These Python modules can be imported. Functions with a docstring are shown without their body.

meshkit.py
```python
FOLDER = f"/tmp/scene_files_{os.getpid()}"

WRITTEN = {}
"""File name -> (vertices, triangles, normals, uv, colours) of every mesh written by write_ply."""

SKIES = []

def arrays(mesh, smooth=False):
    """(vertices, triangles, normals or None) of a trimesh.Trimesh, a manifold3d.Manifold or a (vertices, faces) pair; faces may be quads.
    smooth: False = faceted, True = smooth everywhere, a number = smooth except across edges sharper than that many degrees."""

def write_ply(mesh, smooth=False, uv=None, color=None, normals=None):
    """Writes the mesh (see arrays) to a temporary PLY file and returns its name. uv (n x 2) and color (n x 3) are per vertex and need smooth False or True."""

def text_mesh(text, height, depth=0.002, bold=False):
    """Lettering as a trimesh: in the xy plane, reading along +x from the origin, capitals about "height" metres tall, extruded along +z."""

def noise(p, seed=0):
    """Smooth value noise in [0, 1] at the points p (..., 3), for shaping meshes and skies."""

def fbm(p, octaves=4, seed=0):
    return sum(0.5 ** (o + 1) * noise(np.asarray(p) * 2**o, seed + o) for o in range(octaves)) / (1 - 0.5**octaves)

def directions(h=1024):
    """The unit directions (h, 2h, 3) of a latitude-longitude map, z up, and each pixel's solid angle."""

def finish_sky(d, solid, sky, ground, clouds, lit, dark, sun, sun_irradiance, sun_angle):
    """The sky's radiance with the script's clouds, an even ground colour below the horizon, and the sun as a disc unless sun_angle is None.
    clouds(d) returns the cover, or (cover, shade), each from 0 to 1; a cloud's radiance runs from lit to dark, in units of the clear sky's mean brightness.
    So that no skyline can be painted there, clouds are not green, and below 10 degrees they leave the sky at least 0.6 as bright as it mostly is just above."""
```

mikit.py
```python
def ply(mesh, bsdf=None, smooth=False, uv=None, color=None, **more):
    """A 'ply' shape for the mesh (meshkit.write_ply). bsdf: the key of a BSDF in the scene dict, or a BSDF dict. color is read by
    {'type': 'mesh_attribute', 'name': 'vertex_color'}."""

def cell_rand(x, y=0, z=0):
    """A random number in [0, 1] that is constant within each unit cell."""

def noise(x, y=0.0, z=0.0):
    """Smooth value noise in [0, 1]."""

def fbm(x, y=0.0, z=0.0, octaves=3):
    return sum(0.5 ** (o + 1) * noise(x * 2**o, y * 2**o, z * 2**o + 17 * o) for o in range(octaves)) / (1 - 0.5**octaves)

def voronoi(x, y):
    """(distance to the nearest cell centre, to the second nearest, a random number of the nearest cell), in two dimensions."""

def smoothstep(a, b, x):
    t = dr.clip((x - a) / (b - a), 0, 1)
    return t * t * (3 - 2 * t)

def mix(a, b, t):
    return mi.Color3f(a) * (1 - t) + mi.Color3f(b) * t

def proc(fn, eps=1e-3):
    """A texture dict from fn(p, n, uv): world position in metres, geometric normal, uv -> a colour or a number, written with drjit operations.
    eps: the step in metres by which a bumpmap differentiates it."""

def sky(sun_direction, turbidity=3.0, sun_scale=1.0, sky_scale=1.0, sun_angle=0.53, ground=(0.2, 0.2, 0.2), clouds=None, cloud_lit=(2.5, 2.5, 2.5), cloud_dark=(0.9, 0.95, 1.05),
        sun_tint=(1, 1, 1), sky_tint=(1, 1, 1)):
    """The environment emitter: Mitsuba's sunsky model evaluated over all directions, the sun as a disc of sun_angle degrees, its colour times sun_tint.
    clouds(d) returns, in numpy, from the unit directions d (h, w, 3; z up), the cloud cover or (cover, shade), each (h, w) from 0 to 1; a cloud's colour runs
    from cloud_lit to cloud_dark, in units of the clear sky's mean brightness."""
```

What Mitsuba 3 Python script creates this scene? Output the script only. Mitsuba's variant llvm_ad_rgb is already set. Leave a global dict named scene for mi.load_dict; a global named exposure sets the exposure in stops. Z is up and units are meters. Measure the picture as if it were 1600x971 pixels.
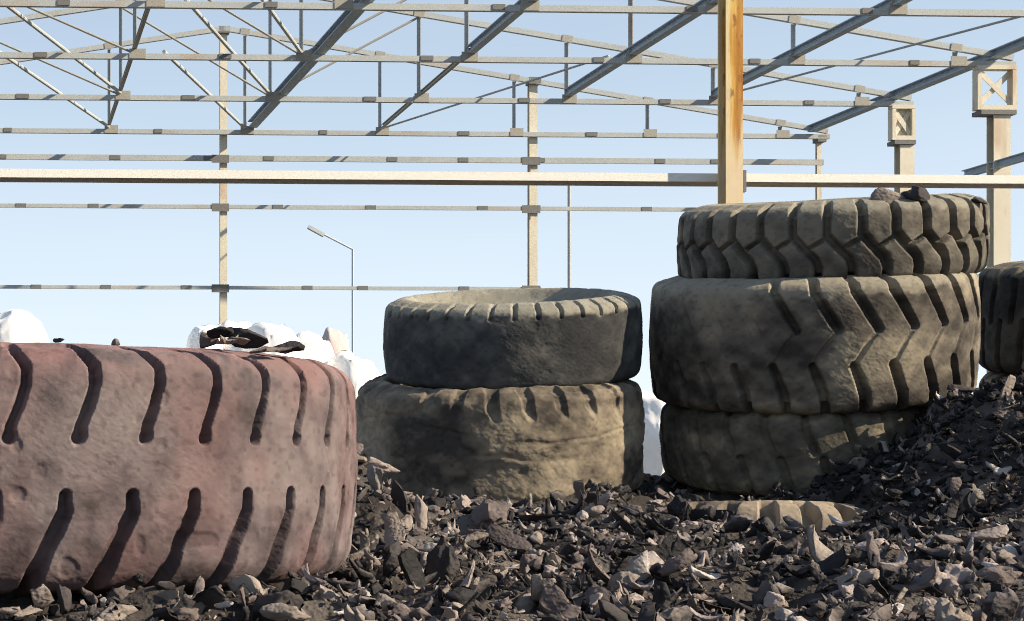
import math, random
import numpy as np, trimesh, drjit as dr, mitsuba as mi
import mikit, meshkit
from scipy import ndimage
from shapely.geometry import Polygon

T = mi.ScalarTransform4f
scene, labels = {}, {}
rng = np.random.default_rng(7)
EYE = 0.9                                   # the camera is held low over the rubble

# ------------------------------------------------------------------ camera, light, exposure
scene['camera'] = {'type': 'perspective', 'fov': 2 * math.degrees(math.atan(800 / 2600)), 'fov_axis': 'x',
                   'principal_point_offset_x': -(90.7 - 800) / 1600, 'principal_point_offset_y': -(720 - 485.5) / 971,
                   'near_clip': 0.1, 'far_clip': 3000.0,
                   'to_world': T().look_at(origin=[0, 0, EYE], target=[0, 10, EYE], up=[0, 0, 1])}
SUN_AZ, SUN_EL = math.radians(24), math.radians(31)      # from the right, a little from the camera's side
SUN = [math.cos(SUN_AZ) * math.cos(SUN_EL), -math.sin(SUN_AZ) * math.cos(SUN_EL), math.sin(SUN_EL)]
def veil(d):
    # a thin even veil of high haze, denser towards the horizon
    p = d * np.array([3.0, 3.0, 9.0])
    return 0.06 + 0.90 * np.exp(-np.maximum(d[..., 2], 0) / 0.30) + 0.16 * (meshkit.fbm(p, 4, 2) - 0.5)
scene['sky'] = mikit.sky(SUN, turbidity=3.0, clouds=veil, cloud_lit=(3.05, 3.35, 3.6), sky_tint=(0.92, 1.02, 1.08), sun_scale=1.7, sun_tint=(0.93, 1.0, 1.1))
exposure = 1.9

# ------------------------------------------------------------------ helpers
used = {}
def numbered(name):
    n = used.get(name, 0); used[name] = n + 1
    return name if n == 0 else f'{name}_{n:03d}'

def thing(name, label, category, group=None):
    key = numbered(name)
    labels[key] = {'label': label, 'category': category}
    if group: labels[key]['group'] = group
    return key

def put(parent, name, shape, label=None, **props):
    key = numbered(f'{parent}__{name}')
    scene[key] = shape
    if label: labels.setdefault(key, {})['label'] = label
    if props: labels.setdefault(key, {}).update(props)
    return key

def cat(ms): return trimesh.util.concatenate(ms)

def lerp(a, b, t): return np.asarray(a) * (1 - t) + np.asarray(b) * t
def sstep(a, b, x):
    t = np.clip((x - a) / (b - a), 0, 1); return t * t * (3 - 2 * t)
def ramp(t, stops):
    xs = [s[0] for s in stops]; cs = np.array([s[1] for s in stops], float)
    return np.stack([np.interp(t, xs, cs[:, k]) for k in range(3)], -1)

# ------------------------------------------------------------------ materials
def grain(p, n, uv): return mikit.fbm(p.x * 90, p.y * 90, p.z * 90, 3)
def vertex_paint(rough, spec, bump):
    b = {'type': 'principled', 'base_color': {'type': 'mesh_attribute', 'name': 'vertex_color'}, 'roughness': rough, 'specular': spec}
    if bump: b = {'type': 'bumpmap', 'arbitrary': mikit.proc(grain, 2e-3), 'scale': bump, 'bsdf': b}
    return {'type': 'twosided', 'bsdf': b}
scene['rubber_mat'] = vertex_paint(0.85, 0.2, 0.003)
scene['scrap_mat'] = vertex_paint(0.8, 0.25, 0.008)
scene['earth_mat'] = vertex_paint(0.95, 0.1, 0.012)

def paint_fn(p, n, uv):
    a = mikit.fbm(p.x * 1.1, p.y * 1.1, p.z * 1.1, 3)
    b = mikit.fbm(p.x * 2, p.y * 2, p.z * 2, 2)
    c = mikit.mix((0.40, 0.43, 0.44), (0.34, 0.36, 0.37), b)
    return mikit.mix(c, (0.34, 0.26, 0.19), mikit.smoothstep(0.58, 0.80, a) * 0.6)
scene['steel_mat'] = {'type': 'twosided', 'bsdf': {'type': 'principled', 'base_color': mikit.proc(paint_fn), 'roughness': 0.6, 'specular': 0.3}}
scene['dark_steel_mat'] = {'type': 'twosided', 'bsdf': {'type': 'principled', 'base_color': {'type': 'rgb', 'value': [0.32, 0.39, 0.46]}, 'roughness': 0.6, 'specular': 0.3}}

scene['plate_mat'] = {'type': 'twosided', 'bsdf': {'type': 'principled', 'base_color': {'type': 'rgb', 'value': [0.30, 0.29, 0.26]}, 'roughness': 0.6, 'specular': 0.3}}
scene['rail_mat'] = {'type': 'twosided', 'bsdf': {'type': 'principled', 'base_color': {'type': 'rgb', 'value': [0.74, 0.72, 0.67]}, 'roughness': 0.5, 'specular': 0.3}}
scene['galvanised_mat'] = {'type': 'twosided', 'bsdf': {'type': 'principled', 'base_color': {'type': 'rgb', 'value': [0.46, 0.50, 0.53]}, 'roughness': 0.5, 'specular': 0.3}}
scene['cleat_mat'] = {'type': 'twosided', 'bsdf': {'type': 'principled', 'base_color': {'type': 'rgb', 'value': [0.15, 0.15, 0.15]}, 'roughness': 0.7, 'specular': 0.3}}
def cream_fn(p, n, uv):
    a = mikit.fbm(p.x * 3, p.y * 3, p.z * 0.9, 3)
    b = mikit.fbm(p.x * 5, p.y * 5, p.z * 1.5, 2)
    c = mikit.mix((0.62, 0.59, 0.51), (0.54, 0.49, 0.39), b)
    return mikit.mix(c, (0.42, 0.29, 0.19), mikit.smoothstep(0.56, 0.76, a) * 0.6)
scene['cream_steel_mat'] = {'type': 'twosided', 'bsdf': {'type': 'principled', 'base_color': mikit.proc(cream_fn), 'roughness': 0.6, 'specular': 0.3}}

def rust_fn(p, n, uv):
    # flaking yellow primer over rust; the lower two metres were repainted and keep their pale coat
    s = mikit.fbm(p.x * 22, p.y * 22, p.z * 1.3, 4)
    b = mikit.fbm(p.x * 30, p.y * 30, p.z * 9, 3)
    c = mikit.mix((0.62, 0.42, 0.13), (0.48, 0.25, 0.05), mikit.smoothstep(0.38, 0.6, s))
    c = mikit.mix(c, (0.20, 0.08, 0.03), mikit.smoothstep(0.6, 0.75, b) * 0.8)
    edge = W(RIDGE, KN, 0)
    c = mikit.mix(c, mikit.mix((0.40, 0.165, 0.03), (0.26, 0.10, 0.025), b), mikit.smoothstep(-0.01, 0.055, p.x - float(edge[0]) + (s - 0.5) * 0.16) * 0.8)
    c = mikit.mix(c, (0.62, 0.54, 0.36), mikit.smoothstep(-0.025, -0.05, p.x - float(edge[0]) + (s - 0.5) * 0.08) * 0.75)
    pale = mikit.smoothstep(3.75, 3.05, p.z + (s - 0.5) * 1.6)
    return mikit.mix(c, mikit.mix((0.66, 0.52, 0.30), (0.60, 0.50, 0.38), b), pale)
scene['rust_mat'] = {'type': 'twosided', 'bsdf': {'type': 'principled', 'base_color': mikit.proc(rust_fn), 'roughness': 0.75, 'specular': 0.2}}

def bag_fn(p, n, uv):
    return mikit.mix((0.84, 0.84, 0.84), (0.74, 0.73, 0.72), mikit.fbm(p.x * 3, p.y * 3, p.z * 3, 3))
scene['bag_mat'] = {'type': 'twosided', 'bsdf': {'type': 'principled', 'base_color': mikit.proc(bag_fn), 'roughness': 0.6, 'specular': 0.3}}

# ------------------------------------------------------------------ the ground with its rubble heap
def heap(x, y):
    """Ground height (absolute) at x, y: a low heap that the tyres lie on, flat yard beyond."""
    x, y = np.asarray(x, float), np.asarray(y, float)
    base = np.interp(y, [-30, 1.5, 2.5, 3.5, 4.5, 5.5, 6.5, 7.5, 8.4, 9.3, 10.2, 13, 17, 3000],
                     [-0.9, -0.85, -0.62, -0.49, -0.39, -0.34, -0.30, -0.27, -0.22, -0.08, -0.12, -0.6, -0.9, -0.9])
    side = sstep(-9, -4, x) * sstep(13, 8, x)
    base = -0.9 + (base + 0.9) * side
    ridge = np.interp(x, [3.0, 3.62, 4.0, 4.3, 4.6, 5.2, 6.0, 7.5], [0, 0.03, 0.27, 0.58, 0.68, 0.78, 0.72, 0.0])
    base = base + ridge * np.where(y < 7.75, np.exp(-((y - 7.75) / 0.62) ** 2), np.exp(-((y - 7.75) / 0.9) ** 2))
    base = base + 0.30 * np.exp(-(((x - 1.12) / 0.23) ** 2 + ((y - 6.6) / 0.5) ** 2))
    base = base + 0.055 * sstep(0.9, 0.5, x) * sstep(3.5, 3.9, y) * sstep(6.6, 6.0, y) - 0.30 * np.exp(-(((x - 3.24) / 0.33) ** 2 + ((y - 7.2) / 0.5) ** 2))
    near = sstep(20, 12, np.hypot(x, y))
    p = np.stack([x, y, 0 * x], -1)
    base = base + near * (0.16 * (meshkit.fbm(p * 1.9, 3, 3) - 0.5) + 0.15 * (meshkit.fbm(p * 6.0, 3, 5) - 0.5))
    return base + EYE

def ground():
    gx = np.unique(np.r_[np.linspace(-1.5, 6.5, 330), np.linspace(-14, -1.5, 40), np.linspace(6.5, 16, 30), -2500, -800, -250, -80, -30, 30, 80, 250, 800, 2500])
    gy = np.unique(np.r_[np.linspace(2.4, 9.5, 290), np.linspace(9.5, 20, 50), -40, -10, 0, 1, 1.6, 26, 35, 50, 90, 200, 500, 1200, 2600])
    X, Y = np.meshgrid(gx, gy)
    Z = heap(X, Y)
    P = np.stack([X, Y, Z], -1).reshape(-1, 3)
    ny, nx = X.shape
    i, j = np.meshgrid(np.arange(ny - 1), np.arange(nx - 1), indexing='ij')
    q = np.stack([i * nx + j, i * nx + j + 1, (i + 1) * nx + j + 1, (i + 1) * nx + j], -1).reshape(-1, 4)
    t = meshkit.fbm(P * 5, 4, 11)
    c = ramp(t, [(0.3, (0.025, 0.022, 0.022)), (0.5, (0.05, 0.044, 0.042)), (0.7, (0.11, 0.097, 0.09))])
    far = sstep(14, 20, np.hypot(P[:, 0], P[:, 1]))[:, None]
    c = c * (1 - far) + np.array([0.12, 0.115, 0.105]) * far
    f = np.vstack([q[:, [0, 1, 2]], q[:, [0, 2, 3]]])
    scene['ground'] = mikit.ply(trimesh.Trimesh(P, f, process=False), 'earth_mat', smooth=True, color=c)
    labels['ground'] = {'label': 'dark earth and rubber crumb heap the tires lie on', 'kind': 'structure'}
ground()

# ------------------------------------------------------------------ the stripped steel hall behind
YAW, D0, BAY = 0.0373, 42.0, 3.9
CY, SY = math.cos(YAW), math.sin(YAW)
RIDGE, EAVE_R, EAVE_L = 5.78, 21.25, -9.69
def W(x, k, z):
    """Hall coordinates (along the frames, bay number from the far gable, height above the eye) to the world."""
    y = D0 - BAY * k
    return np.array([CY * x - SY * y, SY * x + CY * y, z + EYE])
ZB = 8.32
def ztop(x): return 10.95 - 0.16 * abs(x - RIDGE)

def I_sec(w, h, tw=0.014, tf=0.02):
    a, b = w / 2, h / 2
    return Polygon([(-a, -b), (a, -b), (a, -b + tf), (tw / 2, -b + tf), (tw / 2, b - tf), (a, b - tf), (a, b), (-a, b), (-a, b - tf), (-tw / 2, b - tf), (-tw / 2, -b + tf), (-a, -b + tf)])
def C_sec(w, h, t=0.014):
    a, b = w / 2, h / 2
    return Polygon([(-a, -b), (a, -b), (a, -b + t), (-a + t, -b + t), (-a + t, b - t), (a, b - t), (a, b), (-a, b)])
def L_sec(w, h, t=0.014):
    a, b = w / 2, h / 2
    return Polygon([(-a, -b), (a, -b), (a, -b + t), (-a + t, -b + t), (-a + t, b), (-a, b)])
def B_sec(w, h): return Polygon([(-w / 2, -h / 2), (w / 2, -h / 2), (w / 2, h / 2), (-w / 2, h / 2)])
def R_sec(r, n=8): return Polygon([(r * math.cos(2 * math.pi * i / n), r * math.sin(2 * math.pi * i / n)) for i in range(n)])

def bar(p, q, sec, up=(0, 0, 1)):
    """The section swept from p to q: its x axis is sideways, its y axis towards up."""
    p, q = np.asarray(p, float), np.asarray(q, float)
    d = q - p; L = np.linalg.norm(d); d /= L
    x = np.cross(d, up)
    if np.linalg.norm(x) < 1e-6: x = np.cross(d, (0, -1, 0))
    x /= np.linalg.norm(x)
    y = np.cross(x, d)
    m = trimesh.creation.extrude_polygon(sec, L, engine='earcut')
    M = np.eye(4); M[:3, 0], M[:3, 1], M[:3, 2], M[:3, 3] = -x, y, d, p
    if np.linalg.det(M[:3, :3]) < 0: M[:3, 0] = x
    m.apply_transform(M); return m
FRONT = np.array([SY, -CY, 0.0])            # towards the camera, square to the frames
def plate(c, w, h, t=0.012, rot=0.0):
    """A steel plate standing in a frame's plane."""
    m = trimesh.creation.box([w, t, h])
    m.apply_transform(trimesh.transformations.rotation_matrix(rot, [0, 1, 0]))
    m.apply_transform(trimesh.transformations.rotation_matrix(YAW, [0, 0, 1]))
    m.apply_translation(c); return m

hall = thing('steel_hall_frame', 'bare weathered steel skeleton of a stripped industrial hall rising behind the tires', 'building')
def hp(name, mesh, mat='steel_mat', label=None, parent=None): return put(parent or hall, name, mikit.ply(mesh, mat), label)

PANELS = [2.86 + 3.4510 * i for i in range(-3, 6)]
for k in range(5):
    fr = np.array([0, 0, 0])
    chord_mesh = bar(W(EAVE_L - 0.15, k, ZB), W(EAVE_R + 0.15, k, ZB), C_sec(0.10, 0.115))
    tr = hp('roof_truss', chord_mesh)
    put(tr, 'top_chord', mikit.ply(bar(W(RIDGE, k, 10.95), W(EAVE_R + 0.1, k, ztop(EAVE_R + 0.1)), C_sec(0.10, 0.12)), 'steel_mat'))
    put(tr, 'top_chord', mikit.ply(bar(W(EAVE_L - 0.1, k, ztop(EAVE_L - 0.1)), W(RIDGE - 0.006, k, 10.949), C_sec(0.10, 0.12)), 'steel_mat'))
    for i, x in enumerate(PANELS):
        if not (EAVE_L + 0.8 < x < EAVE_R): continue
        h = ztop(x)
        a, b = W(x, k, ZB + 0.068), W(x, k, h - 0.08)
        if b[2] - a[2] > 0.1:
            put(tr, 'hanger', mikit.ply(bar(a, b, L_sec(0.075, 0.075), FRONT), 'steel_mat'))
        put(tr, 'gusset_plate', mikit.ply(plate(W(x + 0.05, k, ZB + 0.05) + FRONT * 0.062, 0.34, 0.2), 'plate_mat'))
        if x > 1: put(tr, 'splice_plate', mikit.ply(plate(W(x, k, h) + FRONT * 0.062, 0.24, 0.16, rot=0.16 if x > RIDGE else -0.16), 'plate_mat'))
    # cleats along the bottom chord
    for x in (0.3, 4.1, 8.3, 11.9, 15.2, 18.6):
        put(tr, 'cleat', mikit.ply(plate(W(x + 0.31 * k, k, ZB + 0.012) + FRONT * 0.065, 0.20 + 0.03 * ((k * 7 + int(x)) % 4), 0.10), 'cleat_mat'))

for x, w, k0, k1 in ((2.86, 0.09, 0, 4.2), (6.5, 0.28, 0, 4.2), (9.85, 0.09, 0, 2), (9.85, 0.20, 2, 4.2), (13.25, 0.22, 1.0, 4.2), (16.7, 0.22, 1.0, 4.2), (20.95, 0.28, 0, 4.2), (-0.6, 0.09, 0, 4.2)):
    hp('tie_strut', bar(W(x, k0, ZB + 0.2), W(x + (0.45 if x == 6.5 else 0), k1, ZB + 0.2), I_sec(w * 0.85, 0.17 if w > 0.1 else 0.09)), 'dark_steel_mat' if w > 0.1 else 'plate_mat')
# flat cross braces in the plane of the bottom chords
for x, k in ((2.86, 0), (2.86, 1), (6.31, 0), (6.31, 1), (6.31, 2)):
    hp('brace_rod', bar(W(x, k, ZB + 0.11), W(x - 2.85, k + 2, ZB + 0.11), R_sec(0.04)), 'steel_mat')
for x, k in ((9.76, 0), (16.66, 1)):
    hp('brace_rod', bar(W(x, k, ZB + 0.11), W(x + 3.0, k + 2, ZB + 0.11), R_sec(0.025)), 'steel_mat')

for k in (1, 2, 3):
    for a, b in ((-0.59, 2.86), (2.86, 6.31), (9.76, 6.31)):
        hp('web_rod', bar(W(a, k, ztop(a) - 0.07) - FRONT * 0.02, W(b, k, ZB + 0.07) - FRONT * 0.02, R_sec(0.026)), 'plate_mat')
# far gable: posts and girts
for x, top, w in ((RIDGE, 10.9, 0.18), (13.74, ztop(13.74), 0.21), (EAVE_L + 7.5, ztop(-2.19), 0.18), (EAVE_R - 0.05, 8.25, 0.12)):
    c = hp('gable_post', bar(W(x, 0, -0.9) - FRONT * 0.16, W(x, 0, top) - FRONT * 0.16, I_sec(w, w * 0.8), FRONT), 'cream_steel_mat')
    put(c, 'post_cap', mikit.ply(plate(W(x, 0, top + 0.02) - FRONT * 0.1, w + 0.10, 0.17, 0.3), 'cleat_mat'))
    for zg in (7.66, 6.43, 4.38):
        if x < 20: put(c, 'girt_bracket', mikit.ply(plate(W(x - 0.1, 0, zg - 0.02) + FRONT * 0.04, w + 0.26, 0.2, 0.02), 'cleat_mat'))
for zg, h, x1 in ((7.66, 0.14, EAVE_R), (6.43, 0.10, EAVE_R), (4.38, 0.09, 13.9)):
    g = hp('girt', bar(W(EAVE_L, 0, zg), W(x1, 0, zg), C_sec(0.06, h)))
    for i in range(14):
        x = EAVE_L + 1.2 + i * 2.27 + 0.5 * math.sin(i * 2.3 + zg)
        if x < x1 - 0.3: put(g, 'cleat', mikit.ply(plate(W(x, 0, zg) + FRONT * 0.04, 0.26, 0.11), 'cleat_mat'))

# eave posts along the right-hand side, each with a boxed haunch under the truss end
for k, w in ((1, 0.34), (2, 0.36), (3, 0.36), (4, 0.36)):
    x = EAVE_R - (0.05 if k == 1 else 0.20)
    hz0, hz1 = (7.52, 8.24) if k == 1 else (7.40, 8.24)
    c = hp('eave_post', bar(W(x, k, -0.9), W(x, k, hz0 - 0.17), I_sec(w, 0.26), FRONT), 'cream_steel_mat')
    hw = 0.56 if k == 1 else 0.84
    x0 = x - hw * 0.6
    put(c, 'haunch_frame', mikit.ply(cat([plate(W(x0 + hw / 2, k, hz0), hw, 0.10, 0.2), plate(W(x0 + hw / 2, k, hz1), hw, 0.08, 0.2),
                                          plate(W(x0 + 0.045, k, (hz0 + hz1) / 2), 0.09, hz1 - hz0 - 0.1, 0.2), plate(W(x0 + hw - 0.045, k, (hz0 + hz1) / 2), 0.09, hz1 - hz0 - 0.1, 0.2)]), 'cream_steel_mat'))
    d = math.atan2(hz1 - hz0 - 0.2, hw - 0.2)
    L = math.hypot(hz1 - hz0 - 0.2, hw - 0.2)
    put(c, 'lattice_bar', mikit.ply(plate(W(x0 + hw / 2, k, (hz0 + hz1) / 2) + FRONT * 0.03, L, 0.11, 0.02, d), 'cream_steel_mat'))
    put(c, 'lattice_bar', mikit.ply(plate(W(x0 + hw / 2, k, (hz0 + hz1) / 2), L, 0.11, 0.02, -d), 'cream_steel_mat'))
    if k == 1: put(c, 'web_plate', mikit.ply(plate(W(x0 + hw / 2, k, (hz0 + hz1) / 2) - FRONT * 0.05, hw - 0.1, hz1 - hz0 - 0.1, 0.02), 'cream_steel_mat'))
    put(c, 'bearing_plate', mikit.ply(plate(W(x0 + hw / 2 - 0.02, k, hz0 - 0.12) + FRONT * 0.02, hw * 0.9, 0.09, 0.34), 'cleat_mat'))
hp('side_girt', bar(W(EAVE_R - 0.28, 1.72, 6.2), W(EAVE_R - 0.28, 4.2, 6.2), I_sec(0.14, 0.16)), 'dark_steel_mat')

# near gable: the rusty post and the rail that runs behind it
KN = (D0 - 12.9) / BAY
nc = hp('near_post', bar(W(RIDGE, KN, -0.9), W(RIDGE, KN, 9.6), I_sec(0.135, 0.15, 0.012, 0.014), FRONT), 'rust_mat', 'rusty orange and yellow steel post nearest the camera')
for z in (2.21, 4.9):
    put(nc, 'cleat', mikit.ply(plate(W(RIDGE + 0.095, KN, z - 0.01) - FRONT * 0.04, 0.05, 0.17, 0.12), 'cleat_mat'))
rail = hp('rail', bar(W(EAVE_L, KN, 2.248) - FRONT * 0.235, W(EAVE_R, KN, 2.248) - FRONT * 0.235, Polygon([(-.12, -.033), (-.108, -.033), (-.108, .02), (.108, .02), (.108, -.033), (.12, -.033), (.12, .033), (-.12, .033)])), 'rail_mat', 'pale horizontal rail running behind the rusty post')

# ------------------------------------------------------------------ things far behind
lp = thing('street_lamp', 'thin street lamp with an angled arm far beyond the hall', 'street lamp')
B = np.array([12.4, 70, 0])
put(lp, 'pole', mikit.ply(bar(B, B + [0, 0, 9.8], R_sec(0.05)), 'galvanised_mat'))
put(lp, 'arm', mikit.ply(bar(B + [0, 0, 9.78], B + [-1.3, 0, 10.45], R_sec(0.04)), 'galvanised_mat'))
hd = trimesh.creation.box([0.75, 0.28, 0.14]); hd.apply_transform(trimesh.transformations.rotation_matrix(0.5, [0, 1, 0])); hd.apply_translation(B + [-1.55, 0, 10.55])
put(lp, 'lamp_head', mikit.ply(hd, 'galvanised_mat'))
pl = thing('pole', 'slim bare pole standing beyond the far gable right of its cream post', 'pole')
scene[pl] = mikit.ply(bar([14.9, 48.5, 0], [14.9, 48.5, 8.95], R_sec(0.05)), 'steel_mat')

def bag(c, size, seed, label, mat='bag_mat', name='bulk_bag', category='bag'):
    """A slumped woven bulk bag: rounded block with sagging folds."""
    m = trimesh.creation.icosphere(subdivisions=4)
    v = m.vertices.copy()
    v = np.sign(v) * np.abs(v) ** 0.55
    v /= np.maximum(np.abs(v).max(1, keepdims=True), np.linalg.norm(v, axis=1, keepdims=True) * 0.8)
    v *= 1 + 0.26 * (meshkit.fbm(v * 1.7 + seed * 7.7, 2, seed)[:, None] - 0.5)
    v *= 1 - 0.02 * sstep(0.16, 0.0, np.abs(meshkit.fbm(v * np.array([3.2, 3.2, 1.8]) + seed, 3, seed + 4) - 0.5))[:, None]
    v[:, 2] *= 1 - 0.18 * (v[:, 0] ** 2 + v[:, 1] ** 2) * (v[:, 2] > 0)
    a = seed * 1.3; R_ = np.array([[math.cos(a), -math.sin(a), 0], [math.sin(a), math.cos(a), 0], [0, 0, 1]])
    v = (v @ R_.T) * np.array(size) + np.array(c)
    v[:, 2] = np.maximum(v[:, 2], 0.0)
    m = trimesh.Trimesh(v, m.faces, process=False)
    k = thing(name, label, category, 'white bulk bags piled in the yard' if mat == 'bag_mat' else None)
    scene[k] = mikit.ply(m, mat, smooth=True)
BX = lambda x, D: (x - 90.7) / 2600 * D
for (x, D, sx, zt, lab) in ((20, 20, .48, 2.72, 'white bulk bag behind the left end of the reddish tire'), (60, 21, .30, 2.45, 'small white bag slumped at the edge of the leftmost bag'),
                            (318, 20, .26, 2.50, 'white bag at the left end of the longer bag pile'), (355, 20.4, .36, 2.66, 'white bag right behind the scraps on the reddish tire'), (420, 20, .40, 2.60, 'white bag bulging right of the scraps on the reddish tire'),
                            (482, 20.6, .34, 2.48, 'white bag third from the right end of the longer pile'), (548, 20, .34, 2.2, 'white bag low beside the two-tire stack'), (590, 20.3, .28, 1.95, 'white bag at the right end of the longer pile, half behind the two-tire stack')):
    bag((BX(x, D), D, zt / 2), (sx, 0.6, zt / 2), int(x), lab)
bag((BX(520, 27), 27, 1.6), (0.28, 0.5, 1.42), 99, 'greyish pink sack standing behind the white bags', 'sack_mat', 'sack', 'sack')
scene['sack_mat'] = {'type': 'twosided', 'bsdf': {'type': 'diffuse', 'reflectance': {'type': 'rgb', 'value': [0.55, 0.47, 0.47]}}}
bag((BX(1010, 24), 24, .95), (0.5, 0.7, 0.95), 55, 'white bag showing in the gap between the two stacks')

# ------------------------------------------------------------------ tires
def groove_field(t, s, R, N, lines, chip, wall=0.008):
    """Depth (0..1) of the grooves at cell coordinate t and crosswise arc s. lines: (points [(t, s)], half width, end half width)."""
    step = 2 * math.pi * R / N
    a = (t - np.floor(t))
    out = np.zeros(np.broadcast(t, s).shape)
    for pts, w0, w1, amt in lines:
        for o in (-2, -1, 0, 1):
            for n in range(len(pts) - 1):
                (t0, s0), (t1, s1) = pts[n], pts[n + 1]
                ax, bx = (t0 + o) * step, (t1 + o) * step
                dx, ds = bx - ax, s1 - s0
                px, py = a * step - ax, s - s0
                u = np.clip((px * dx + py * ds) / (dx * dx + ds * ds), 0, 1)
                d = np.hypot(px - u * dx, py - u * ds)
                f0, f1 = n / (len(pts) - 1), (n + 1) / (len(pts) - 1)
                w = w0 + (w1 - w0) * (f0 + (f1 - f0) * u) + chip
                out = np.maximum(out, amt * sstep(w + wall, w - wall * 0.3, d))
    return out

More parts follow.
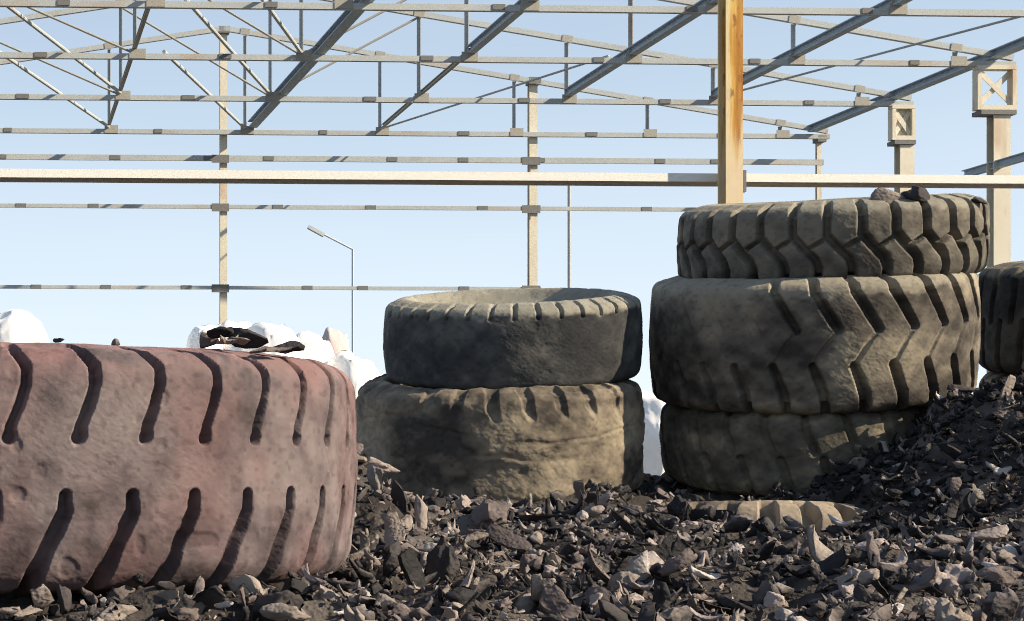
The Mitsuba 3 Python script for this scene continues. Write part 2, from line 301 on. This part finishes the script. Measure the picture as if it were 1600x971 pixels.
def tire(label, C, R, Wd, tilt=0.0, lean=0.0, spin=0.0, N=30, lines=(), depth=0.03, rs=0.06, rb=0.5, crown=0.015, ds=0.006, dense=(-1.7, 1.7), dent=0.01, rough=0.004,
         wear=None, colour=None, blocks=False, squash=None, seed=0, group=None, crease=0.0, pit=0.0025):
    """C: centre above the eye; tilt: towards the camera (radians)."""
    key = thing('tire', label, 'tire', group)
    hw, face = Wd / 2, math.atan2(C[0], C[1])
    # outer profile from the lower bead over the tread to the upper bead, then back along the lining
    side_n = 16
    def sidewall(sg):
        u = np.linspace(0, 1, side_n)
        r = (R - rs) + (rb * R - (R - rs)) * u
        z = hw + 0.022 * np.sin(np.pi * np.clip(u / 0.75, 0, 1)) - 0.16 * Wd * sstep(0.35, 1.0, u) - 0.0
        return r[1:], sg * z[1:]
    na = max(8, int(rs * 1.57 / ds))
    ang = np.linspace(0, np.pi / 2, na)
    zt = np.linspace(-(hw - rs), hw - rs, max(12, int((Wd - 2 * rs) / ds)))
    su_r, su_z = sidewall(1); sl_r, sl_z = sidewall(-1)
    arc_r, arc_z = R - rs + rs * np.cos(ang), hw - rs + rs * np.sin(ang)
    r = np.r_[sl_r[::-1], arc_r[::-1], np.full(len(zt), R)[1:-1], arc_r, su_r]
    z = np.r_[sl_z[::-1], -arc_z[::-1], zt[1:-1], arc_z, su_z]
    n_side, n_out = len(sl_r), len(r)
    s = np.r_[0, np.cumsum(np.hypot(np.diff(r), np.diff(z)))]; s -= s[n_out // 2] if n_out % 2 else (s[n_out // 2] + s[n_out // 2 - 1]) / 2
    r = r - crown * np.clip(z / hw, -1, 1) ** 2 * sstep(R - 2.2 * rs, R, r)
    tr_, tz_ = np.gradient(r), np.gradient(z)
    L = np.hypot(tr_, tz_); nr, nz = tz_ / L, -tr_ / L
    li_r = np.array([rb * R + 0.005, rb * R + 0.03, 0.72 * R, R - 0.10, R - 0.075, R - 0.075, R - 0.10, 0.72 * R, rb * R + 0.03, rb * R + 0.005])
    li_z = np.array([su_z[-1] - 0.035, su_z[-1] - 0.04, hw - 0.035, hw - 0.07, hw - 0.13, -hw + 0.13, -hw + 0.07, -hw + 0.035, sl_z[-1] + 0.04, sl_z[-1] + 0.035])
    dth = ds / R
    th = np.r_[np.linspace(dense[0], dense[1], int((dense[1] - dense[0]) / dth)), np.linspace(dense[1], dense[0] + 2 * np.pi, int((2 * np.pi - dense[1] + dense[0]) / dth / 3))[1:-1]]
    TH, Sg = np.meshgrid(th, s, indexing='ij')
    t = (TH - spin) * N / (2 * math.pi)
    stread = hw - rs + rs * 1.571
    q = np.stack([np.sin(TH) * r, -np.cos(TH) * r, np.broadcast_to(z, TH.shape)], -1)
    g = groove_field(t, Sg, R, N, lines, 0.007 * (meshkit.fbm(q * 16 + seed, 3, seed + 40) - 0.5))
    g = g * sstep(stread + 0.09, stread + 0.03, np.abs(Sg))
    if wear is not None: g = g * wear(TH, Sg)
    d = depth * g + dent * 2 * (meshkit.fbm(q * 3.1 + seed * 3.7, 3, seed) - 0.5) + rough * 2 * (meshkit.fbm(q * 26 + seed, 3, seed + 9) - 0.5)
    if crease: d = d + crease * sstep(0.06, 0.0, np.abs(meshkit.fbm(q * np.array([1.6, 1.6, 6.0]) + seed, 3, seed + 5) - 0.5))
    pits = sstep(0.70, 0.80, meshkit.noise(q * 17 + 5 * seed, seed + 3)) * sstep(0.45, 0.6, meshkit.noise(q * 5 + seed, seed + 8))
    d = d + pit * pits
    rr, zz = r - nr * d, np.broadcast_to(z, TH.shape) - nz * d
    colr = colour(q, TH, Sg / stread, g, seed)
    # lining
    lr, lz = np.broadcast_to(li_r, (len(th), len(li_r))), np.broadcast_to(li_z, (len(th), len(li_z)))
    rr, zz = np.concatenate([rr, lr], 1), np.concatenate([zz, lz], 1)
    lin = np.broadcast_to(np.array([0.17, 0.16, 0.13]), (len(th), len(li_r), 3))
    colr = np.concatenate([colr, lin], 1)
    V = np.stack([np.sin(th)[:, None] * rr, -np.cos(th)[:, None] * rr, zz], -1)
    if squash is not None: V = squash(V)
    # tilt towards the camera, turn to face it, place
    ct, st = math.cos(tilt), math.sin(tilt); Rx = np.array([[1, 0, 0], [0, ct, -st], [0, st, ct]])
    cl, sl_ = math.cos(lean), math.sin(lean); Ry = np.array([[cl, 0, sl_], [0, 1, 0], [-sl_, 0, cl]])
    cf, sf = math.cos(-face), math.sin(-face); Rz = np.array([[cf, -sf, 0], [sf, cf, 0], [0, 0, 1]])
    V = V @ (Rz @ Ry @ Rx).T + np.array([C[0], C[1], C[2] + EYE])
    nth, npf = V.shape[:2]
    i, j = np.meshgrid(np.arange(nth), np.arange(npf), indexing='ij')
    i2, j2 = (i + 1) % nth, (j + 1) % npf
    quads = np.stack([i * npf + j, i2 * npf + j, i2 * npf + j2, i * npf + j2], -1)      # [nth, npf, 4]
    flat = V.reshape(-1, 3)
    F = np.concatenate([quads[..., [0, 1, 2]].reshape(-1, 3), quads[..., [0, 2, 3]].reshape(-1, 3)])
    # smooth normals over the whole tire, so that its parts meet without a seam
    nrm = np.zeros_like(flat); fn = np.cross(flat[F[:, 1]] - flat[F[:, 0]], flat[F[:, 2]] - flat[F[:, 0]])
    for k in range(3): np.add.at(nrm, F[:, k], fn)
    nrm /= np.linalg.norm(nrm, axis=1, keepdims=True) + 1e-12
    out = np.einsum('ij,ij->i', nrm.reshape(nth, npf, 3)[:, n_out // 2], (flat.reshape(nth, npf, 3)[:, n_out // 2] - (np.array([C[0], C[1], C[2] + EYE])))).mean()
    flip = out < 0
    if flip: nrm = -nrm
    cl_ = np.clip(colr.reshape(-1, 3), 0.005, 0.9)
    def part(name, mask):
        qd = quads[mask]
        if not len(qd): return
        f = np.concatenate([qd[:, [0, 1, 2]], qd[:, [0, 2, 3]]])
        if flip: f = f[:, ::-1]
        ids, inv = np.unique(f, return_inverse=True)
        path = meshkit.write_ply(trimesh.Trimesh(flat[ids], inv.reshape(-1, 3), process=False), False, None, cl_[ids], normals=nrm[ids])
        put(key, name, {'type': 'ply', 'filename': path, 'face_normals': False, 'bsdf': {'type': 'ref', 'id': 'rubber_mat'}})
    J = np.arange(npf)[None] + np.zeros((nth, 1), int)
    low, up = J < n_side + 1, (J >= n_out - n_side - 2) & (J < n_out - 1)
    lining = J >= n_out - 1
    tread = ~(low | up | lining)
    if blocks:
        gg = np.pad(g, ((0, 0), (0, npf - n_out)), constant_values=1.0)
        raised = tread & (gg < 0.5)
        lab, n = ndimage.label(raised)
        pairs = {(a, b) for a, b in zip(lab[-1], lab[0]) if a and b}
        for a, b in pairs: lab[lab == a] = b
        for c in [c for c in np.unique(lab) if c and (lab == c).sum() > 250]:
            part('tread_block', lab == c); tread &= lab != c
        part('tread_base', tread)
    else: part('tread', tread)
    part('sidewall', up); part('sidewall', low); part('lining', lining)
    return key

def dusty(dark, mid, light, red=None, amount=0.5, stripes=0.0, rim=None):
    def fn(q, TH, v, g, seed):
        n1 = meshkit.fbm(q * 2.6 + seed * 1.7, 4, seed + 20)
        n2 = meshkit.fbm(q * 14 + seed, 4, seed + 21)
        n3 = meshkit.fbm(q * np.array([34, 34, 9]) + seed, 3, seed + 22)
        t = np.clip((n1 - 0.5) * 1.9 + 0.5 + (n2 - 0.5) * 1.1 + (amount - 0.5) + stripes * (n3 - 0.5), 0, 1)
        c = ramp(t, [(0.1, dark), (0.5, mid), (0.9, light)])
        if red is not None:
            w = np.clip(sstep(0.38, 0.75, meshkit.fbm(q * np.array([6, 6, 3]) + 40, 4, seed + 23)) * 0.6 + 0.75 * sstep(0.45, 0.95, v) * sstep(0.3, 0.55, n2), 0, 1)[..., None]
            c = c * (1 - w) + np.asarray(red) * (0.7 + 0.6 * n2[..., None]) * w
        if rim is not None:
            w = (sstep(0.66, 0.78, v + 0.35 * (n2 - 0.5)) * 0.9)[..., None]; c = c * (1 - w) + np.asarray(rim) * (0.75 + 0.5 * n2[..., None]) * w
        spk = sstep(0.66, 0.78, meshkit.noise(q * 60 + seed, seed + 31))[..., None]
        return c * (1 - 0.22 * spk)
    return fn

def slum(a):     # a tire sagging unevenly under the one above it
    def fn(V):
        th = np.arctan2(V[..., 0], -V[..., 1])
        V = V.copy(); V[..., 2] += a * np.sin(2 * th + 0.6) * 0.5
        return V
    return fn

# the big reddish tire, left
S1 = 2 * math.pi / 39.72
ph = 0.0762719 + math.atan2(-0.2, 5.0) * 0      # first groove's end, from the direction square to the view
LEFT = tire('large reddish brown mining tire with curved grooves, lying at the left edge', (-0.20, 5.0, -0.0225), 1.08, 0.588, N=39.72 // 1 + 1, spin=ph + math.atan2(-0.2, 5.0),
     lines=[([(0.0, 0.076), (0.02, 0.105), (0.15, 0.154), (0.245, 0.204), (0.25, 0.25), (0.12, 0.292), (0.02, 0.40)], 0.0075, 0.0085, 1.0), ([(-0.006, 0.077), (0.006, 0.082)], 0.0115, 0.0115, 1.0),
            ([(-0.2, -0.062), (-0.2, -0.10), (-0.33, -0.145), (-0.48, -0.19), (-0.62, -0.25), (-0.9, -0.40)], 0.0095, 0.020, 1.0)],
     depth=0.04, rs=0.075, crown=0.012, ds=0.0042, dense=(-0.75, 1.65), dent=0.010, rough=0.0016, rb=0.45, pit=0.006,
     colour=dusty((0.044, 0.035, 0.037), (0.105, 0.082, 0.087), (0.160, 0.131, 0.133), red=(0.155, 0.092, 0.093), amount=0.5, stripes=0.5), seed=1)

# stack of two, middle
t9 = math.radians(9.5)
tire('smooth worn dark tire with a notched pale rim, upper of the two-tire stack', (2.4269, 8.9317, 0.6594), 0.6683, 0.4097, tilt=t9, N=36, spin=0.03,
     lines=[([(0.0, 0.155), (0.05, 0.36)], 0.0045, 0.011, 1.0)], depth=0.022, rs=0.035, rb=0.62, dent=0.008, rough=0.003,
     colour=dusty((0.026, 0.027, 0.030), (0.055, 0.056, 0.057), (0.115, 0.110, 0.100), amount=0.46, rim=(0.24, 0.23, 0.195)), seed=3)
tire('tan muddy bald tire, lower of the two-tire stack', (2.3572, 8.9417, 0.1492), 0.7479, 0.5719, tilt=math.radians(8.5), N=27, spin=0.0,
     lines=[([(0.0, 0.15), (-0.12, 0.21), (-0.2, 0.42)], 0.012, 0.036, 0.8)], depth=0.03, rs=0.06, rb=0.6, dent=0.030, rough=0.006, squash=slum(0.02), crease=0.006,
     wear=lambda TH, S: sstep(0.12, 0.2, S) * (0.7 + 0.3 * np.sin(TH * 2.3 + 1)),
     colour=dusty((0.05, 0.043, 0.038), (0.165, 0.138, 0.107), (0.28, 0.235, 0.175), amount=0.50), seed=4)

# stack of three, right
tire('olive brown tire with chunky zigzag tread, topmost of the three-tire stack', (4.0384, 8.7282, 1.1524), 0.7436, 0.3858, tilt=math.radians(8.5), lean=0.012, N=30, spin=0.0,
     lines=[([(0.0, 0.42), (-0.03, 0.10), (-0.02, 0.045), (0.30, -0.015), (0.64, -0.07), (0.74, -0.115), (0.66, -0.42)], 0.0135, 0.017, 1.0), ([(0.36, -0.025), (0.62, 0.0), (0.93, 0.03)], 0.006, 0.006, 0.7)],
     depth=0.055, rs=0.055, rb=0.55, dent=0.007, rough=0.003, blocks=True,
     colour=dusty((0.034, 0.031, 0.028), (0.093, 0.084, 0.072), (0.18, 0.160, 0.130), amount=0.5, rim=(0.21, 0.195, 0.16)), seed=5)
tire('brown tire with slanting lugs and a worn left side, middle of the three-tire stack', (3.9582, 8.7682, 0.6614), 0.7916, 0.6364, tilt=math.radians(9), N=27, spin=0.03,
     lines=[([(-0.08, 0.45), (0.0, 0.27), (0.28, 0.18), (0.58, 0.085)], 0.017, 0.014, 1.0), ([(-0.05, -0.088), (0.08, -0.15), (0.24, -0.23), (0.34, -0.45)], 0.014, 0.022, 1.0), ([(0.58, 0.085), (0.30, 0.02), (-0.05, -0.088)], 0.008, 0.006, 0.22)],
     depth=0.055, rs=0.05, rb=0.52, dent=0.010, rough=0.003, wear=lambda TH, S: np.where(S > -0.07, sstep(-0.36, -0.14, TH) * 0.9 + 0.1, 0.45 + 0.55 * sstep(-0.9, -0.2, TH)),
     colour=dusty((0.042, 0.037, 0.033), (0.118, 0.102, 0.085), (0.24, 0.206, 0.156), amount=0.5, rim=(0.24, 0.215, 0.17)), seed=6)
tire('dusty tire mostly in shade, lowest of the three-tire stack', (3.928, 8.818, 0.125), 0.690, 0.425, tilt=math.radians(9), N=22, spin=0.02,
     lines=[([(0.0, 0.38), (0.1, 0.12), (0.3, 0.02)], 0.016, 0.014, 1.0), ([(0.5, -0.02), (0.7, -0.15), (0.8, -0.38)], 0.016, 0.014, 1.0)],
     depth=0.022, rs=0.07, rb=0.55, dent=0.016, rough=0.004, colour=dusty((0.06, 0.054, 0.042), (0.12, 0.107, 0.085), (0.28, 0.24, 0.165), amount=0.52), seed=7)
tire('nearly buried tire showing a row of lugs below the three-tire stack', (3.45, 8.20, -0.435), 0.74, 0.36, tilt=math.radians(-5), N=25, spin=0.05,
     lines=[([(0.0, 0.0), (0.05, 0.15), (0.05, 0.36)], 0.030, 0.042, 1.0), ([(0.0, 0.0), (0.15, -0.15), (0.15, -0.36)], 0.022, 0.03, 1.0)],
     depth=0.10, rs=0.10, rb=0.5, dent=0.012, rough=0.004, colour=dusty((0.11, 0.09, 0.075), (0.21, 0.172, 0.135), (0.29, 0.24, 0.185), amount=0.52), seed=8)
tire('dark tire with painted shade behind the rubble at the right edge of the picture', (6.28, 9.62, 0.86), 0.86, 0.62, tilt=math.radians(7), N=30, spin=0.0,
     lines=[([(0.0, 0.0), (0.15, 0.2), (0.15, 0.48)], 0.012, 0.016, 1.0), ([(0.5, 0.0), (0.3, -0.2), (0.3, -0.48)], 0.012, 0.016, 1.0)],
     depth=0.03, rs=0.08, rb=0.5, ds=0.009, colour=dusty((0.014, 0.013, 0.014), (0.030, 0.028, 0.027), (0.07, 0.062, 0.052), amount=0.45, rim=(0.16, 0.14, 0.11)), seed=9)  # shadow over this tire is put into its near-black colours
tire('tire with painted shade under the dark tire at the right edge', (6.30, 9.66, 0.24), 0.84, 0.60, tilt=math.radians(7), N=30, spin=0.1,
     lines=[([(0.0, 0.0), (0.15, 0.2), (0.15, 0.48)], 0.012, 0.016, 1.0)], depth=0.03, rs=0.08, rb=0.5, ds=0.012, colour=dusty((0.014, 0.013, 0.014), (0.030, 0.028, 0.027), (0.07, 0.062, 0.052), amount=0.45, rim=(0.16, 0.14, 0.11)), seed=10)  # same near-black colours, shade painted in as on the tire above

# ------------------------------------------------------------------ shredded rubber and rubble
def chunk(r, flat_, n=13):
    p = r.normal(size=(n, 3)); p /= np.linalg.norm(p, axis=1, keepdims=True); p *= r.uniform(0.55, 1.0, (n, 1))
    m = trimesh.convex.convex_hull(p * [1.0, r.uniform(0.5, 0.95), flat_])
    return np.array(m.vertices), np.array(m.faces)
def ragged(r, flat_, sub=2):
    """A torn lump: a ball dented, stretched and chipped."""
    m = trimesh.creation.icosphere(subdivisions=sub)
    o, v = r.uniform(0, 50), m.vertices
    k = 1 + 1.5 * (meshkit.fbm(v * 1.6 + o, 3, int(r.integers(99))) - 0.5) - 0.5 * np.abs(meshkit.noise(v * 3.3 + o, 3) - 0.5)
    k = k + (0.5 if sub > 1 else 0.2) * (meshkit.fbm(v * 4.2 + o, 2, 5) - 0.5)
    v = v * np.maximum(k, 0.25)[:, None] + r.normal(0, 0.03, v.shape)
    for _ in range(3):                                      # broken faces
        n = r.normal(size=3); n /= np.linalg.norm(n); d = v @ n; lim = np.quantile(d, r.uniform(0.65, 0.9))
        v = v - np.maximum(d - lim, 0)[:, None] * n * 0.85
    return v * [1.0, r.uniform(0.4, 0.8), flat_], np.array(m.faces)
def strip(r, n=9):
    w, th_, bend = r.uniform(0.12, 0.35), r.uniform(0.04, 0.10), r.uniform(-1.6, 1.6)
    tw, rows = r.uniform(-1.6, 1.6), []
    for u in np.linspace(-1, 1, n):
        c = np.array([np.sin(bend * u) / max(abs(bend), .2) if abs(bend) > .2 else u, 0, (1 - np.cos(bend * u)) * 0.5])
        a = tw * u; k = w * (1 - 0.35 * abs(u) ** 3) * r.uniform(0.75, 1.15)
        ca, sa = math.cos(a), math.sin(a)
        for y, z in ((-k, -th_), (k, -th_), (k, th_), (-k, th_)): rows.append(c + [0, y * ca - z * sa, y * sa + z * ca])
    f = []
    for i in range(n - 1):
        for j in range(4):
            a, b = i * 4 + j, i * 4 + (j + 1) % 4
            f += [[a, b, b + 4], [a, b + 4, a + 4]]
    e = (n - 1) * 4
    f += [[0, 2, 1], [0, 3, 2], [e, e + 1, e + 2], [e, e + 2, e + 3]]
    return np.array(rows), np.array(f)
def shred(r):
    """A flake of torn rubber: ragged outline, some thickness, bent."""
    n = int(r.integers(9, 14)); a = np.sort(r.uniform(0, 2 * np.pi, n) * 0.25 + np.arange(n) * 2 * np.pi / n)
    rad = r.uniform(0.35, 1.0, n); asp, th_, b = r.uniform(0.3, 0.75), r.uniform(0.05, 0.14), r.uniform(-0.7, 0.7)
    x, y = rad * np.cos(a), rad * np.sin(a) * asp
    lift = b * (x * x) + r.uniform(-0.4, 0.4) * x * y + r.normal(0, 0.05, n)
    top = np.c_[x, y, lift + th_]; bot = np.c_[x * 0.92, y * 0.92, lift - th_]
    v = np.vstack([top, bot, [[0.05, 0, th_ * 1.5]], [[0.05, 0, -th_]]]); i = np.arange(n); j = (i + 1) % n
    return v, np.vstack([np.c_[i, j, i * 0 + 2 * n], np.c_[j + n, i + n, i * 0 + 2 * n + 1], np.c_[i, i + n, j + n], np.c_[i, j + n, j]])
def smoothed(v, f):
    m = trimesh.Trimesh(v, f, process=False).subdivide()
    p = np.array(m.vertices); p = p + 0.10 * (np.stack([meshkit.fbm(p * 5 + o, 2, 3) for o in (0, 20, 40)], -1) - 0.5)
    return p, np.array(m.faces)
r_ = np.random.default_rng(21)
PROTO = [smoothed(*shred(r_)) for _ in range(8)] + [ragged(r_, r_.uniform(0.35, 0.9), 1 if i % 2 else 2) for i in range(12)] + [strip(r_) for _ in range(12)]
PN = [np.array(trimesh.Trimesh(v, f, process=False).vertex_normals) for v, f in PROTO]
PW = np.r_[np.full(8, 1.7), np.full(12, 0.8), np.full(12, 0.8)]; PW /= PW.sum()

TONES = [((0.016, 0.015, 0.017), 0.34), ((0.037, 0.033, 0.035), 0.24), ((0.115, 0.094, 0.091), 0.16), ((0.20, 0.170, 0.152), 0.14), ((0.25, 0.21, 0.20), 0.10), ((0.36, 0.33, 0.32), 0.04)]
DUST = np.array([0.215, 0.181, 0.172])
def settle(p, nrm, c, amount, seed=0):
    """Pale dust lying on the upper faces."""
    w = np.clip(sstep(0.15, 0.95, nrm[:, 2]) * amount * (0.4 + 1.2 * meshkit.fbm(p * 22, 2, seed)), 0, 0.85)[:, None]
    return np.asarray(c) * (1 - w) + DUST * w
TC, TW_ = np.array([t[0] for t in TONES]), np.array([t[1] for t in TONES]); TW_ /= TW_.sum()

def random_rot(n, r, flatness=0.55):
    """Random rotations whose z axis leans to the vertical."""
    z = r.normal(size=(n, 3)) * [flatness, flatness, 0.4] + [0, 0, 0.8]; z /= np.linalg.norm(z, axis=1, keepdims=True)
    a = r.normal(size=(n, 3)); x = a - (a * z).sum(1, keepdims=True) * z; x /= np.linalg.norm(x, axis=1, keepdims=True)
    return np.stack([x, np.cross(z, x), z], -1)
def spots(n, r):
    """Points on the part of the heap that lies before the camera, spread evenly over what the camera sees of it."""
    y = r.uniform(3.3, 9.2, n)
    x = r.uniform(-0.10, 0.62, n) * y
    m = r.uniform(size=n) < 0.16                            # the steep mound at the right takes its share
    x, y = np.where(m, r.uniform(3.5, 5.4, n), x), np.where(m, r.uniform(6.9, 8.3, n), y)
    return x, y
def clear(x, y, m=0.0):
    ok = np.ones(len(x), bool)
    for cx, cy, rad in ((-0.2, 5.0, 1.02), (2.36, 8.94, 0.71), (3.77, 8.47, 0.66), (3.40, 8.22, 0.74)):
        ok &= (np.hypot(x - cx, y - cy) > rad + m) | ((cx > 3) & (heap(x, y) - EYE > -0.20))
    if m: ok &= np.hypot(x - 3.2, y - 7.2) > 0.33          # no large scrap before the buried tire's lugs
    return ok

def rubble():
    r = np.random.default_rng(5)
    n = 21000
    x, y = spots(n, r); k = clear(x, y); x, y = x[k], y[k]; n = len(x)
    size = np.clip(r.lognormal(math.log(0.019), 0.55, n), 0.007, 0.07)
    z = heap(x, y) + r.uniform(-0.6, 1.0, n) * size
    rot = random_rot(n, r)
    which = r.choice(len(PROTO), n, p=PW)
    V, F, C, NN, AM, at, tri = [], [], [], [], [], 0, 0
    for i in range(n):
        v, f = PROTO[which[i]]
        sc = size[i] * (1.5 if which[i] >= 20 else 1.0)
        v = (v * sc) @ rot[i].T + [x[i], y[i], z[i]]
        mound = x[i] > 3.4 and y[i] > 6.8                      # shade on the right mound is painted in: darker tones, less dust
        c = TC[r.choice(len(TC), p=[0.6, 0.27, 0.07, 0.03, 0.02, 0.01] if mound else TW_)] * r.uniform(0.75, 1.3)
        V.append(v); F.append(f + at); at += len(v); tri += len(f)
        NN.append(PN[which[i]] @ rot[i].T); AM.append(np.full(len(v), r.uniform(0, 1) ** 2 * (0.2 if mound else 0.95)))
        C.append(np.broadcast_to(c, (len(v), 3)))
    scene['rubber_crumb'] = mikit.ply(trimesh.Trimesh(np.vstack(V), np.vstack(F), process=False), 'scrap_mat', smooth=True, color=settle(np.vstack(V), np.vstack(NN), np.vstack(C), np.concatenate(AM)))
    print('crumb triangles', tri)
    labels['rubber_crumb'] = {'label': 'small shredded rubber crumb and dirt covering the heap', 'category': 'rubble', 'kind': 'stuff'}
rubble()

def scraps():
    r = np.random.default_rng(77)
    bank = {}
    def shape(w, tone):
        if (w, tone) not in bank:
            v, f = PROTO[w]
            m = trimesh.Trimesh(v, f, process=False).subdivide()
            p = np.array(m.vertices)
            p = p * (1 + 0.22 * (meshkit.fbm(p * 5 + w, 3, w)[:, None] - 0.5))
            c = TC[tone] * (0.65 + 0.7 * meshkit.fbm(p * 2.5 + tone * 9, 3, w + tone)[:, None])
            bank[w, tone] = mikit.ply(trimesh.Trimesh(p, m.faces, process=False), 'scrap_mat', smooth=True, color=c)
        return bank[w, tone]
    NAMES = ['near black', 'dark grey', 'grey brown', 'dusty brown', 'pale mauve brown', 'pale grey']
    n = 0
    while n < 270:
        x, y = (float(a[0]) for a in spots(1, r))
        if not clear(np.array([x]), np.array([y]), 0.05)[0]: continue
        u, v_ = 90.7 + 2600 * x / y, 0
        if not 480 < u < 1640: continue
        w = int(r.choice(len(PROTO), p=PW)); tone = int(r.choice(len(TC), p=[0.45, 0.35, 0.1, 0.06, 0.03, 0.01] if x > 3.4 and y > 6.8 else [0.2, 0.2, 0.2, 0.2, 0.14, 0.06]))  # scraps on the right mound get darker tones, its shade put into colour
        s_ = float(np.clip(r.lognormal(math.log(0.056), 0.35), 0.035, 0.12)) * (1.25 if w >= 20 else 1.0)
        z = float(heap(x, y)) + s_ * r.uniform(0.05, 0.35)
        M = np.eye(4); M[:3, :3] = random_rot(1, r, 0.7)[0] * s_; M[:3, 3] = [x, y, z]
        k = numbered('rubber_scrap')
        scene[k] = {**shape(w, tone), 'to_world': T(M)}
        kind = 'strip' if w >= 20 else 'chunk'
        labels[k] = {'label': f'torn {NAMES[tone]} rubber {kind} among the loose scraps on the heap', 'category': 'scrap', 'group': f'{NAMES[tone]} rubber {kind}s on the heap'}
        n += 1
scraps()

def lump(label, at, size, w, tone, seed):
    v, f = PROTO[w]; r = np.random.default_rng(seed)
    m = trimesh.Trimesh(v, f, process=False).subdivide()
    p = np.array(m.vertices) * (1 + 0.12 * (meshkit.fbm(np.array(m.vertices) * 4, 3, w)[:, None] - 0.5))
    p = p @ random_rot(1, r, 0.3)[0].T * np.asarray(size) + np.asarray(at) + [0, 0, EYE]
    k = thing('rubber_scrap', label, 'scrap')
    c = TC[tone] * (0.6 + 0.8 * meshkit.fbm(p * 14, 3, 6)[:, None])
    scene[k] = mikit.ply(trimesh.Trimesh(p, m.faces, process=False), 'scrap_mat', smooth=True, color=c)
lump('pale brown flake lying slanted on top of the large reddish tire', (0.44, 4.31, 0.305), (0.13, 0.09, 0.05), 1, 3, 33)
lump('brown flake under the right end of the scraps on the large reddish tire', (0.55, 4.27, 0.287), (0.09, 0.07, 0.05), 4, 2, 34)
lump('black torn lump highest on the large reddish tire, above the pale flap', (0.43, 4.40, 0.338), (0.045, 0.05, 0.045), 9, 0, 1)
lump('dark torn lump in the middle of the scraps on the large reddish tire', (0.50, 4.38, 0.325), (0.065, 0.05, 0.045), 13, 1, 2)
lump('dark flat piece at the right end of the scraps on the large reddish tire', (0.60, 4.34, 0.296), (0.06, 0.05, 0.034), 11, 0, 3)
lump('grey brown lump at the left end of the scraps on the large reddish tire', (0.40, 4.45, 0.325), (0.05, 0.05, 0.034), 15, 2, 31)
lump('dusty crumb under the black lump on the large reddish tire', (0.475, 4.33, 0.312), (0.035, 0.035, 0.025), 17, 3, 32)
lump('small dark crumb on the reddish tire behind its second groove from the left', (0.0, 4.5, 0.325), (0.03, 0.03, 0.02), 9, 1, 4)
lump('small grey crumb on the reddish tire left of its third groove', (0.155, 4.5, 0.318), (0.028, 0.03, 0.018), 15, 2, 5)
lump('dark torn lump on the topmost tire of the three-tire stack', (4.17, 8.05, 1.285), (0.10, 0.09, 0.05), 13, 1, 6)
lump('dusty wedge of rubber left of the dark lump on the topmost tire', (4.04, 8.08, 1.275), (0.15, 0.10, 0.085), 15, 3, 7)
lump('small dark piece at the right end of the topmost tire', (4.50, 8.15, 1.275), (0.07, 0.05, 0.035), 15, 1, 8)
for i, (x, y, z, sz, w, tone, lab) in enumerate((
        (1.29, 6.95, -0.02, (0.15, 0.06, 0.05), 10, 4, 'pale mauve shard leaning highest in the gap behind the large reddish tire'),
        (1.33, 6.85, -0.14, (0.17, 0.07, 0.06), 12, 3, 'tan shard leaning in the gap behind the large reddish tire'),
        (1.42, 6.80, -0.19, (0.13, 0.07, 0.05), 14, 4, 'pale shard low beside the two-tire stack'),
        (1.25, 6.70, -0.22, (0.15, 0.09, 0.08), 16, 3, 'dusty brown block at the foot of the large reddish tire'),
        (1.50, 6.75, -0.25, (0.14, 0.07, 0.06), 18, 2, 'grey brown block at the foot of the two-tire stack'))):
    lump(lab, (x, y, z), sz, w, tone, 30 + i)
lump('pale grey scrap lying at the foot of the large reddish tire', (0.385, 3.86, -0.335), (0.036, 0.03, 0.022), 9, 5, 41)
lump('bright white torn piece on the dark mound at the right edge', (4.53, 7.72, 0.22), (0.075, 0.06, 0.05), 11, 5, 42)
lump('pale mauve piece on the dark mound left of the bright white piece', (4.36, 7.6, 0.22), (0.05, 0.06, 0.10), 13, 4, 43)
lump('flat pale slab lying before the half buried tire lugs', (2.85, 6.9, -0.27), (0.13, 0.07, 0.03), 15, 5, 44)
lump('large pale mauve chunk standing in the rubble at the lower right', (3.42, 6.1, -0.27), (0.09, 0.06, 0.10), 17, 4, 45)
for i, (x, sz, w, tone, lab) in enumerate(((-0.075, (0.062, 0.05, 0.034), 9, 3, 'dusty brown slab under the large reddish tire at the left edge of the picture'), (0.13, (0.075, 0.05, 0.034), 11, 3, 'wide dusty slab under the middle of the large reddish tire'),
        (0.30, (0.055, 0.05, 0.030), 15, 2, 'grey brown slab under the large reddish tire, left of the pale scrap'), (0.52, (0.085, 0.06, 0.034), 17, 3, 'long dusty slab under the right half of the large reddish tire'))):
    lump(lab, (x, 3.84, -0.352), sz, w, tone, 60 + i)
for i, (x, y, z, sz, w, tone, lab) in enumerate(((1.20, 6.30, -0.07, (0.045, 0.06, 0.17), 9, 3, 'upright torn shard close against the large reddish tire'), (1.29, 6.34, -0.14, (0.05, 0.06, 0.15), 13, 1, 'dark upright shard second from the large reddish tire'),
        (1.37, 6.28, -0.19, (0.045, 0.06, 0.12), 15, 4, 'pale upright shard third from the large reddish tire'))):
    lump(lab, (x, y, z), sz, w, tone, 70 + i)
